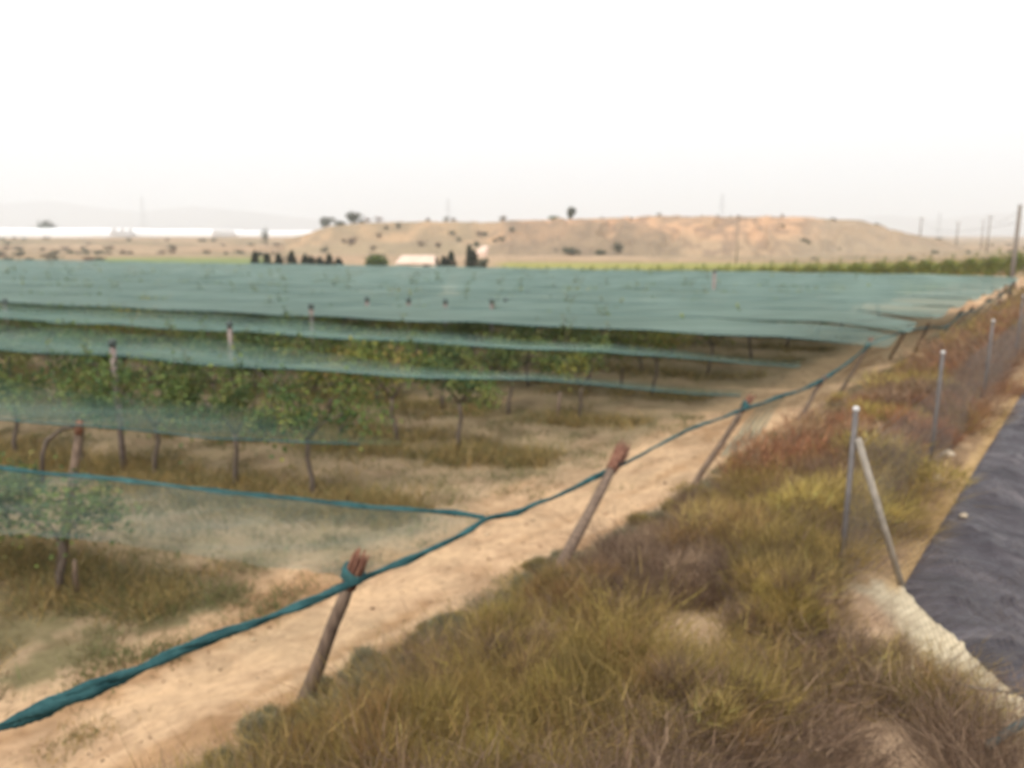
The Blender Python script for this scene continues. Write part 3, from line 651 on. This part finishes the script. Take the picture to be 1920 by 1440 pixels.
# ------------------------------------------------------------------ grapevines
def leaf_cloud(n, fn, size, pal, jit=.25, lumpy=False, seed=0):
    P = fn(n); a = rng.normal(size=(n, 3)); a[:, 2] = np.abs(a[:, 2])+.3; a /= np.linalg.norm(a, axis=1, keepdims=True)
    b = np.cross(a, rng.normal(size=(n, 3))); b /= np.linalg.norm(b, axis=1, keepdims=True); c = np.cross(a, b)
    sz = size*rng.uniform(.6, 1.3, n)[:, None]
    V = np.stack([P-b*sz*.5, P+c*sz*.45+a*sz*.08, P+b*sz*.55, P-c*sz*.45+a*sz*.08], 1).reshape(-1, 3)
    Fc = np.arange(4*n).reshape(n, 4); cc = pick(pal, n, jit)
    if lumpy: ii = (np.clip((vn(P[:, 0]*2.6+P[:, 2]*1.7+seed, P[:, 1]*2+P[:, 2]*2.2+seed)-.15)/.7, 0, .999)*len(pal)).astype(int); m_ = rng.random(n) < .9; cc[m_] = (np.array(pal)[ii]*(1+.18*rng.normal(size=(n, 1))).clip(.5, 1.6))[m_]
    C = np.repeat(cc, 4, 0); return V, Fc, C
GREEN = [(.07, .11, .04), (.10, .145, .042), (.15, .185, .05), (.12, .165, .045), (.20, .205, .06), (.08, .125, .045)]
GYEL = [(.17, .195, .045), (.27, .25, .055), (.13, .17, .04), (.30, .21, .07), (.12, .16, .045), (.24, .235, .05)]
def make_vine(seed, pal, shoots=3, size=.08, n=1550, H0=1.0):
    r = random.Random(seed)
    trunk = MB(); lx = r.uniform(-.12, .12); ly = r.uniform(-.08, .08); hp_ = .95+r.uniform(-.1, .1)
    trunk.tube([(0, 0, -.15), (lx*.4, ly, .35), (lx*1.3, -ly, .7), (lx, 0, hp_)], [.06, .046, .04, .044], 8)
    for sg in (-1, 1):
        trunk.tube([(lx, 0, hp_-.02), (lx+sg*.3, r.uniform(-.06, .06), hp_+.3), (lx+sg*.75, r.uniform(-.1, .1), hp_+.52)], [.026, .018, .010], 6)
        trunk.tube([(lx, 0, hp_), (lx+sg*.15, sg*.22, hp_+.38), (lx+sg*.3, sg*.45, hp_+.75)], [.02, .014, .008], 5)
    cl = [(r.uniform(-1.05, 1.05), r.uniform(-.45, .45), r.uniform(1.25, 1.95), r.uniform(.22, .42)) for _ in range(9)]
    def fn(m):
        k = rng.integers(0, len(cl), m); c = np.array(cl)[k]; d = rng.normal(size=(m, 3))*.62; d *= c[:, 3:4]; d[:, 2] *= .75
        p = c[:, :3]+d; hang = rng.random(m) < .10; p[hang, 2] -= rng.uniform(.1, .45, hang.sum()); return p
    parts = [leaf_cloud(n, fn, size, pal, .2, True, seed)]
    sh = MB()
    for k in range(shoots):                                      # long canes poking through the net
        b = np.array([r.uniform(-.8, .8), r.uniform(-.3, .3), 1.8]); e = b+np.array([r.uniform(-.35, .35), r.uniform(-.2, .2), r.uniform(.5, .85)])
        trunk.tube([b, (b+e)/2+(.03, 0, .05), e], [.007, .006, .004], 4)
        parts.append(leaf_cloud(16, lambda m: b+(e-b)*rng.random((m, 1))+rng.normal(0, .06, (m, 3)), size*1.1, pal))
    V, Fc, C = merge(parts); return trunk, (V, Fc, C)
PROTO = []
for k in range(8):
    tm, lf = make_vine(100+k, GREEN if k < 4 else (GYEL if k in (4, 5) else GREEN+GYEL[:2]), shoots=(2, 1, 0, 2, 1, 1, 3, 0)[k])
    t = empty('grapevine', (0, 0, 0), '', ''); a = tm.go('trunk', M_bark, t); b = build('foliage', *lf[:2], M_leaf, t, col=lf[2]); PROTO.append([t, a, b, False])
ANG = math.atan2(RY, RX)
def put_vine(k, x, y, label, group, sc=1.0, zs=1.0, mirror=False):
    t, a, b, used = PROTO[k]
    if not used: PROTO[k][3] = True; o = t
    else:
        o = t.copy(); COL.objects.link(o)
        for ch in (a, b): c = ch.copy(); COL.objects.link(c); c.parent = o
    o.location = (x, y, float(ground_z(x, y))); o.rotation_euler = (0, 0, ANG+(math.pi if mirror else 0)+random.uniform(-.15, .15)); o.scale = (sc, sc, zs)
    tag(o, label, 'vine', group); return o
def nth(n): return ['first', 'second', 'third', 'fourth', 'fifth', 'sixth', 'seventh', 'eighth', 'ninth', 'tenth', 'eleventh', 'twelfth', 'thirteenth', 'fourteenth', 'fifteenth', 'sixteenth', 'seventeenth', 'eighteenth', 'nineteenth', 'twentieth'][n] if n < 20 else str(n+1)+'th'
# first rows: placed where the photo shows trunks
near = {0: [(-8.9, 3), (-10.6, 6)], 1: [(-8.1, 7), (-9.8, 0), (-11.7, 3), (-13.5, 6), (-15.4, 1), (-17.4, 2)], 2: [(-7.1, 1), (-8.6, 5), (-10.1, 4), (-11.8, 3), (-13.5, 0), (-15.2, 6), (-17, 2), (-18.8, 3), (-20.6, 1), (-22.5, 7)]}
VG = 'grapevines in rows under the nets'
for i, lst in near.items():
    q = ROWQ[i] if i else 6.6
    for j, (s, k) in enumerate(lst):
        x, y = qs(q+.1, s); put_vine(k, x, y, 'leafy grapevine, %s from the track end of the %s row under the nets' % (nth(j), ROWN[i]), VG, 1.0, 1.0 if i else .76, j % 2)
cnt = 0
for i in range(3, 12):
    q = ROWQ[i]; s = s_end(q, -9.3)-.9; j = 0; st = 2.0 if i < 6 else (2.7 if i < 9 else 3.6)
    while s > -1.38*q-1:
        x, y = qs(q, s)
        put_vine(random.choice([0, 1, 2, 3, 4, 5, 6, 7]), x, y, 'leafy grapevine, %s from the track end of the %s row under the nets' % (nth(j), ROWN[i]), VG, 1.0 if i < 6 else 1.25, 1.0 if i < 9 else .95, j % 2)
        s -= st*random.uniform(.9, 1.1); j += 1; cnt += 1
# open yellowish vines beyond the nets
j = 0
for px in np.arange(950, 1925, 21):
    y = 62+8*math.sin(px*.004)-(px-950)*.010; x = (px-960)/F*y*1.005
    put_vine(4 if j % 2 else 5, x, y, 'yellow-green vine in the open row beyond the nets, %s from the left' % nth(j), 'open vines beyond the nets', 1.5, .98+.35*(px-950)/970, j % 2); j += 1
for k, (t, a, b, used) in enumerate(PROTO):
    if not used:
        for z in (a, b, t): bpy.data.objects.remove(z)

# trellis posts standing up through the net
def tpost(px, py, q, lab, r=.045, hgt=None, lean=0):
    d = ray(px, py); t = q/(QX*d[0]+QY*d[1]); tp = np.array([0, 0, H])+d*t; zb = float(ground_z(tp[0], tp[1]))-.1
    st = empty('trellis_post', (tp[0], tp[1], zb), lab, 'post', 'trellis posts standing through the nets'); h = tp[2]-zb
    MB().tube([(-lean, 0, 0), (0, 0, h-.05)], [r*1.05, r], 10).go('shaft', M_conc, st)
    MB().tube([(0, 0, h-.14), (0, 0, h-.02), (0, 0, h)], [r*1.25, r*1.3, r*.9], 10).go('cap', M_capd, st)
TP = [(210, 636, 10.95, 'grey trellis post with dark cap, tall at the left over the second row', .055), (430, 603, 14.9, 'trellis post with dark cap rising above the third net strip', .055), (583, 570, 18.7, 'pale trellis post with dark cap in the fourth net', .06),
      (688, 557, 22.2, 'slim trellis post with dark cap in the fifth net', .06), (766, 559, 22.4, 'short post tip poking through the net right of the slim post', .06), (835, 561, 22.6, 'post tip poking through the net in the middle of the photo', .06),
      (922, 561, 22.8, 'low post tip in the net, left of its right-hand neighbour', .06), (948, 559, 25.8, 'low post tip in the net just beyond the vines', .06), (305, 549, 26.0, 'post tip poking through the net left of the tall slim post', .06), (172, 552, 26.2, 'post tip with faint shadow in the left of the far net', .06),
      (8, 560, 18.7, 'brown trellis post at the left edge of the photo', .07), (502, 550, 26.0, 'small post tip in the left middle of the far net', .06), (570, 549, 26.3, 'small post tip beyond the pale trellis post', .06), (990, 545, 29.8, 'dark post tip in the far net near the centre', .06), (1040, 536, 33.6, 'farthest dark post tip near the centre', .07)]
for a in TP: tpost(*a[:3], a[3], a[4])
tpost(1340, 505, 36, 'thin tall post standing up through the far net', .07)
# reddish stake of the first row, with the net lifted over it, and short stumps
p = at_z(150, 790, 2.2); zb = float(ground_z(p[0], p[1]))
b = at_z(108, 1085, 0); st = empty('wooden_stake', (b[0], b[1], -.1), 'brown wooden stake with pale top holding up the first net strip', 'stake')
d = p-np.array([b[0], b[1], -.1]); MB().tube([(0, 0, 0), d*.5+(.01, 0, 0), d*.93], [.065, .055, .045], 10).go('shaft', M_wood, st); MB().tube([d*.93, d*1.0], [.05, .04], 9).go('splintered_top', M_red, st)
bo = np.array([b[0], b[1], -.1]); MB().tube([d*.97, at_y(118, 803, p[1])-bo, at_y(88, 826, p[1])-bo, at_y(80, 850, p[1])-bo, at_y(80, 905, p[1])-bo], [.02, .022, .03, .03, .025], 7).go('bent_arm', M_bark, st)
for px, y0_, y1_, z_, lab in [(145, 1115, 1050, 0, 'short pale stump post in the weeds at the left'), (78, 835, 810, 0, '')]:
    if not lab: continue
    b = at_z(px, y0_, 0); t = at_y(px, y1_, b[1]); tag(MB().tube([(b[0], b[1], -.05), (b[0], b[1], t[2]*.6), (b[0]+.01, b[1], t[2])], [.035, .032, .025], 8).go('stump_post', M_wood), lab, 'post')
for px, pt, pb, lab in [(622, 715, 800, 'pale topped stake among yellow leaves in the third row'), (877, 655, 760, 'leaning brown post at the track end of the third row'), (1050, 735, 790, 'dark slim post near the end of the fourth row'), (1168, 690, 730, 'small post near the end of the fifth row')]:
    b = at_z(px-6, pb, 0); t = at_y(px, pt, b[1]+.05)
    st = empty('row_stake', (b[0], b[1], -.1), lab, 'stake'); d = t-np.array([b[0], b[1], -.1]); MB().tube([(0, 0, 0), d*.5, d*.95], [.05, .045, .04], 8).go('shaft', M_wood, st); MB().tube([d*.95, d], [.04, .034], 8).go('top', M_conc, st)

# ------------------------------------------------------------------ trees, shrubs of the distance
def crown(n, rx, rz, cz, size, pal, shape='round', lumps=9):
    c = [(rng.normal(0, .27)*rx, rng.normal(0, .27)*rx, cz+rng.normal(0, .28)*rz, rng.uniform(.42, .66)) for _ in range(lumps)]; c = np.array(c)
    def fn(m):
        if shape == 'cone':
            t = rng.random(m)**1.5; z = cz-rz+2*rz*t; r = rx*(1-t)**.6*rng.uniform(.4, 1.1, m)*(.8+.3*vn(t*9, t*0)); a = rng.uniform(0, 6.28, m); return np.stack([r*np.cos(a), r*np.sin(a), z], 1)
        k = rng.integers(0, lumps, m); d = rng.normal(size=(m, 3)); d /= np.linalg.norm(d, axis=1, keepdims=True)
        return c[k, :3]+d*(c[k, 3]*rng.uniform(.6, 1.05, m))[:, None]*np.array([rx, rx, rz])
    return leaf_cloud(n, fn, size, pal, .3)
def tree(name, loc, h, rx, pal, lab, cat, group=None, shape='round', n=900, size=None, th=.3):
    t = empty(name, loc, lab, cat, group); size = size or h*.07
    MB().tube([(0, 0, -.5), (h*.02, 0, h*.3), (0, h*.02, h*.7)], [h*.035, h*.026, h*.012], 7).go('trunk', M_bark, t)
    mb = MB()
    for k in range(4):
        a = k*1.6; mb.tube([(0, 0, h*(.3+.05*k)), (math.cos(a)*rx*.5, math.sin(a)*rx*.5, h*(.55+.06*k))], [h*.014, h*.006], 5)
    mb.go('limb', M_bark, t)
    zc = h*(1+th)/2; rz = h*(1-th)/2
    V, Fc, C = crown(n, rx, rz, zc, size, pal, shape); build('crown', V, Fc, M_leaf, t, col=C); return t
DARK = [(.02, .03, .016), (.03, .042, .02), (.042, .05, .024)]; OLV = [(.10, .11, .07), (.13, .13, .08), (.08, .09, .06)]; BRN = [(.19, .13, .095), (.15, .11, .08), (.23, .165, .115)]
BRG = [(.09, .13, .035), (.12, .16, .04), (.06, .1, .03)]
cy = [(478, 474), (500, 478), (522, 478), (547, 474), (572, 480), (583, 484), (600, 486), (617, 480), (635, 487), (815, 486), (832, 484), (846, 474), (880, 462), (888, 472)]
for j, (px, py) in enumerate(cy):
    y = 104; p = at_y(px, py, y); h = p[2]+.55; z0_ = -.3
    tree('cypress_tree', (p[0], y, z0_), max(h, 1.2), .9 if px != 880 else .8, DARK, ['stout dark cypress at the left end of the row before the plain', 'small dark cypress, second in the row before the plain', 'pointed cypress, third in the row before the plain', 'slim pointed cypress, fourth in the row before the plain', 'low cypress, fifth in the row before the plain', 'small cypress, sixth in the row before the plain', 'very small cypress, seventh in the row before the plain', 'thin upright cypress, eighth in the row before the plain', 'lowest cypress beside the bright green bush', 'small dark conifer right beside the pale shed', 'short dark conifer right of the pale shed', 'pointed conifer between the shed and tallest cypress', 'tallest dark cypress right of the pale shed', 'narrow cypress close behind the tallest one'][j], 'cypress', 'dark cypresses beyond the nets', 'cone', 700, .28, .03)
for j in range(16):
    px = 655+rng.uniform(-1, 1)*3 if False else 0
p = at_y(702, 474, 100); tree('green_bush', (p[0], 100, -.3), p[2]+.4, 1.9, BRG, 'bright green round bush between the cypresses and the pale shed', 'bush', None, 'round', 1600, .25, .0)
p = at_y(905, 480, 100); tree('green_bush', (p[0], 100, -.3), p[2]+.4, .8, OLV, 'grey-green bush right of the tallest cypress', 'bush', None, 'round', 700, .22, .0)
p = at_y(1072, 389, 262); zg = hill_z(1072, 262); tree('hilltop_tree', (p[0], 262, zg), max(p[2]-zg, 4.6), 1.9, OLV, 'lone round tree standing on top of the hill', 'tree', None, 'round', 1800, .42, .12)
def hshrub(px, ptop, pw, d, pal, lab, grp, name='shrub', cat='shrub'):
    p = at_y(px, ptop, d); zg = max(hill_z(px, d) if px > 545 and px < 1795 and d > 140 else -9, float(ground_z(p[0], d))); h = max(p[2]-zg, .9)
    rx = pw/F*d/2; tree(name, (p[0], d, zg-.1), h, rx, pal, lab, cat, grp, 'round', 500, max(.16*rx, .22), .0)
hshrub(660, 397, 42, 262, OLV, 'tallest tree of the clump on the left end of the hill', None, 'olive_tree', 'tree')
hshrub(612, 402, 34, 262, OLV, 'grey-green tree at the left end of the hilltop clump', None, 'olive_tree', 'tree')
hshrub(640, 412, 22, 262, OLV, 'low tree between the two taller trees on the left of the hill', None, 'olive_tree', 'tree')
hshrub(678, 410, 18, 262, OLV, 'small tree at the right end of the hilltop clump', None, 'olive_tree', 'tree')
hshrub(498, 424, 22, 300, OLV, 'round tree standing alone left of the hill', None, 'olive_tree', 'tree')
hshrub(1040, 415, 24, 250, BRG, 'yellow-green bush just left of the lone hilltop tree', None)
hshrub(1070, 463, 42, 172, OLV, 'wide grey-green bush at the foot of the hill', None)
hshrub(1160, 450, 28, 176, OLV, 'dark green bush on the hill foot, right of its neighbours', None)
hshrub(1125, 466, 28, 174, OLV, 'low bush between two larger bushes at the hill foot', None)
hshrub(1464, 430, 20, 215, OLV, 'dark bush on the right shoulder of the hill', None)
hshrub(82, 412, 46, 520, OLV, 'broad tree showing above the white greenhouse at far left', None, 'olive_tree', 'tree')
# countable scrub dotted over hill and plain
for j in range(26):
    px = rng.uniform(610, 960); d = rng.choice([195, 205, 215, 225, 235, 245, 252]); pal = BRN if rng.random() < .6 else OLV
    p0 = (px-960)/F*d; zg = hill_z(px, d); s_ = rng.uniform(.8, 1.7)
    tree('shrub', (p0, d, zg-.1), s_*1.3, s_, pal, 'small brownish shrub dotted on the left slope of the hill', 'shrub', 'shrubs on the hillside', 'round', 140, .32, .0)
for j in range(14):
    px = rng.uniform(1000, 1640); d = rng.choice([180, 190, 240, 250, 256]); p0 = (px-960)/F*d; zg = hill_z(px, d); s_ = rng.uniform(.4, .9)
    tree('shrub', (p0, d, zg-.1), s_*1.3, s_, BRN if rng.random() < .5 else OLV, 'tiny dry shrub on the bare right part of the hill', 'shrub', 'shrubs on the bare hill', 'round', 110, .26, .0)
for j in range(75):
    px = rng.uniform(-30, 600); d = rng.choice([135, 160, 190, 230, 280, 340]); p0 = (px-960)/F*d; zg = float(ground_z(p0, d)); s_ = rng.uniform(.5, 1.1)*(d/200)**.5
    if 200 < px < 470 and d < 170: continue
    tree('shrub', (p0, d, zg-.1), s_*1.3, s_*1.5, OLV if rng.random() < .6 else BRN, 'low olive shrub dotted over the dry plain at left', 'shrub', 'shrubs on the left plain', 'round', 150, .3*(d/200)**.5, .0)
for j in range(22):
    px = rng.uniform(1480, 1920); d = rng.choice([150, 200, 260, 330, 420]); p0 = (px-960)/F*d; zg = max(float(ground_z(p0, d)), hill_z(px, d) if d > 140 and px < 1795 else -9); s_ = rng.uniform(.4, .8)*(d/200)**.5
    tree('shrub', (p0, d, zg-.1), s_*1.3, s_*1.5, OLV, 'low shrub dotted over the plain right of the hill', 'shrub', 'shrubs on the right plain', 'round', 120, .3*(d/200)**.5, .0)

# ------------------------------------------------------------------ buildings
sh = empty('shed', tuple(at_y(782, 510, 100)*np.array([1, 1, 0])), 'low pale shed with a sloping pinkish roof beyond the nets', 'shed'); 
MB().box(-2.25, 2.25, -1.6, 1.6, -.2, 1.02).go('wall', M_whitew, sh, False)
mb = MB(); mb.add([(-2.45, -1.9, 1.00), (2.45, -1.9, 1.00), (2.1, 1.9, 1.85), (-2.1, 1.9, 1.85), (-2.45, -1.9, 1.10), (2.45, -1.9, 1.10), (2.1, 1.9, 1.95), (-2.1, 1.9, 1.95)], [(0, 3, 2, 1), (4, 5, 6, 7), (0, 1, 5, 4), (1, 2, 6, 5), (2, 3, 7, 6), (3, 0, 4, 7)]); mb.go('roof', M_roofp, sh, False)
d_ = MB().box(.9, 1.7, -1.64, -1.603, 0, .9).go('door', M_pole, sh, False); MB().box(1.0, 1.06, -1.67, -1.641, .6, .7).go('handle', M_wire, d_, False)
MB().box(-1.6, -.8, -1.64, -1.603, .35, .8).go('window', M_capd, sh, False)
tk = at_y(902, 478, 165); o = MB().add([(-1.2, -.6, -.8), (1.0, -.6, -.8), (1.5, 1.5, .2), (-.3, 1.5, .2), (-1.3, -.6, .35), (.6, -.6, .35), (1.6, 1.5, 1.5), (.2, 1.5, 1.5)], [(0, 3, 2, 1), (4, 5, 6, 7), (0, 1, 5, 4), (1, 2, 6, 5), (2, 3, 7, 6), (3, 0, 4, 7)]).go('concrete_tank', M_roofp, None, False, tuple(tk+(0, 0, .3)))
tag(o, 'small pale sloping concrete block at the foot of the hill', 'tank')
def greenhouse(px0, px1, dist, yt, yb, lab):
    a = at_y(px0, yb, dist); b = at_y(px1, yb, dist+20); zt = at_y(px0, yt, dist)[2]; zb = a[2]-1.5
    g = empty('greenhouse', (a[0], a[1], zb), lab, 'greenhouse', 'white greenhouses on the plain'); L = b[0]-a[0]; hw = (zt-zb)*.72
    MB().box(0, L, 0, 60, 0, hw).go('wall', M_ghw, g, False)
    ns = 6; mb = MB(); w_ = 10.0; V = []
    for k in range(ns):
        for jj in range(9):
            t = jj/8; yy = w_*(k+t); z = hw+.01+(zt-zb-hw)*math.sin(t*math.pi)**.8
            V += [(-.1, yy, z), (L+.1, yy, z)]
    Fc = [(2*i, 2*i+2, 2*i+3, 2*i+1) for i in range(len(V)//2-1)]; mb.add(V, Fc)
    for e in (0, 1): mb.add([V[2*i+e] for i in range(len(V)//2)]+[(V[e][0], 60, hw-.2), (V[e][0], 0, hw-.2)], [tuple(range(len(V)//2+2))])
    mb.go('roof', M_gh, g, False)
greenhouse(-160, 238, 470, 428, 447, 'long white greenhouse at the far left edge of the plain')
greenhouse(244, 420, 500, 430, 442, 'white greenhouse in the middle of the far left band')
greenhouse(426, 600, 540, 433, 440, 'thin white greenhouse strip ending near the hill')

# ------------------------------------------------------------------ poles and wires
def upole(px, ptop, d, lab, r=.11, arms=1, grp='utility poles on the plain', armw=.9):
    p = at_y(px, ptop, d); zg = max(float(ground_z(p[0], d)), hill_z(px, d) if 560 < px < 1780 and d > 140 else -9)
    t = empty('utility_pole', (p[0], d, zg-.3), lab, 'pole', grp); h = p[2]-zg+.3
    MB().tube([(0, 0, 0), (0, 0, h)], [r*1.25, r*.8], 9).go('pole', M_pole, t)
    for k in range(arms):
        mb = MB(); mb.box(-armw, armw, -.06, .06, h-.35-.7*k, h-.25-.7*k); c = mb.go('crossarm', M_pole, t, False)
        for xx in (-armw*.9, 0.2, armw*.9): MB().tube([(xx, 0, h-.25-.7*k), (xx, 0, h-.08-.7*k)], [.04, .03], 6).go('insulator', M_cap, c)
    return np.array([p[0], d, p[2]])
PA = upole(1913, 384, 47, 'tall weathered utility pole at the right edge of the photo', .12, 0, None)
PB = upole(1385, 405, 128, 'slim brown utility pole standing before the bare hill', .10, 0, None)
RPs = [upole(1857, 405, 205, 'far utility pole nearest the tall right-edge pole', .16), upole(1845, 412, 260, 'thin far pole just left of its neighbour at right', .14), upole(1797, 416, 260, 'short far pole in the middle of the hazy line', .18), upole(1728, 408, 280, 'leftmost far utility pole right of the hill', .2)]
def pylon(px, ptop, d, lab, hb=3):
    p = at_y(px, ptop, d); zg = max(float(ground_z(p[0], d)), hill_z(px, d) if 560 < px < 1780 and d < 430 else 0)-1
    t = empty('pylon', (p[0], d, zg), lab, 'pylon', 'lattice pylons in the haze'); h = p[2]-zg; w0 = h*.09; mb = MB(); rr = h*.0013
    for sx in (-1, 1):
        for sy in (-1, 1): mb.tube([(sx*w0, sy*w0, 0), (sx*w0*.35, sy*w0*.35, h*.65), (0, 0, h)], rr, 4)
    for k in range(8):
        z0, z1 = h*k/9, h*(k+1)/9; a0, a1 = w0*(1-.9*k/9), w0*(1-.9*(k+1)/9)
        for sy in (-1, 1): mb.tube([(-a0, sy*a0, z0), (a1, sy*a1, z1)], rr*.6, 3); mb.tube([(a0, sy*a0, z0), (-a1, sy*a1, z1)], rr*.6, 3)
    mb.go('tower', M_steel, t)
    for k, zz in enumerate((.7, .8, .9)): MB().tube([(-h*.12*(1-.2*k), 0, h*zz), (h*.12*(1-.2*k), 0, h*zz)], rr*1.2, 4).go('crossarm', M_steel, t)
pylon(265, 366, 900, 'faint lattice pylon beyond the left greenhouses')
pylon(840, 368, 620, 'faint thin pylon behind the middle of the hill')
pylon(1355, 360, 600, 'faint pylon behind the bare part of the hill')
pylon(1763, 395, 420, 'hazy pylon among the poles right of the hill')
def cable(a, b, sag, lab, r=.012):
    P = [a+(b-a)*t-np.array([0, 0, sag*4*t*(1-t)]) for t in np.linspace(0, 1, 25)]; tag(MB().tube(P, [r+(.03-r)*i/24 for i in range(25)], 4).go('overhead_wire', M_wire), lab, 'wire')
cable(PA-(0, 0, .3), RPs[0]-(0, 0, .1), 1.0, 'upper overhead wire running from the right-edge pole to the far poles')
cable(PA-(0, 0, 1.0), RPs[3]-(0, 0, .1), 2.0, 'lower overhead wire running from the right-edge pole to the leftmost far pole')

# ------------------------------------------------------------------ haze
M_haze = bpy.data.materials.new('haze_air'); M_haze.use_nodes = True; ntz = M_haze.node_tree
for n in list(ntz.nodes):
    if n.type == 'BSDF_PRINCIPLED': ntz.nodes.remove(n)
pv = ntz.nodes.new('ShaderNodeVolumePrincipled'); pv.inputs['Color'].default_value = (.945, .975, 1, 1); pv.inputs['Density'].default_value = .0005; pv.inputs['Anisotropy'].default_value = .3
ntz.links.new(pv.outputs[0], ntz.nodes['Material Output'].inputs['Volume'])
hb = MB().box(-9500, 9500, -9500, 9500, -30, 240).go('haze', M_haze, None, False); tag(hb, kind='stuff')
print('vines', cnt, 'objects', len(bpy.data.objects))
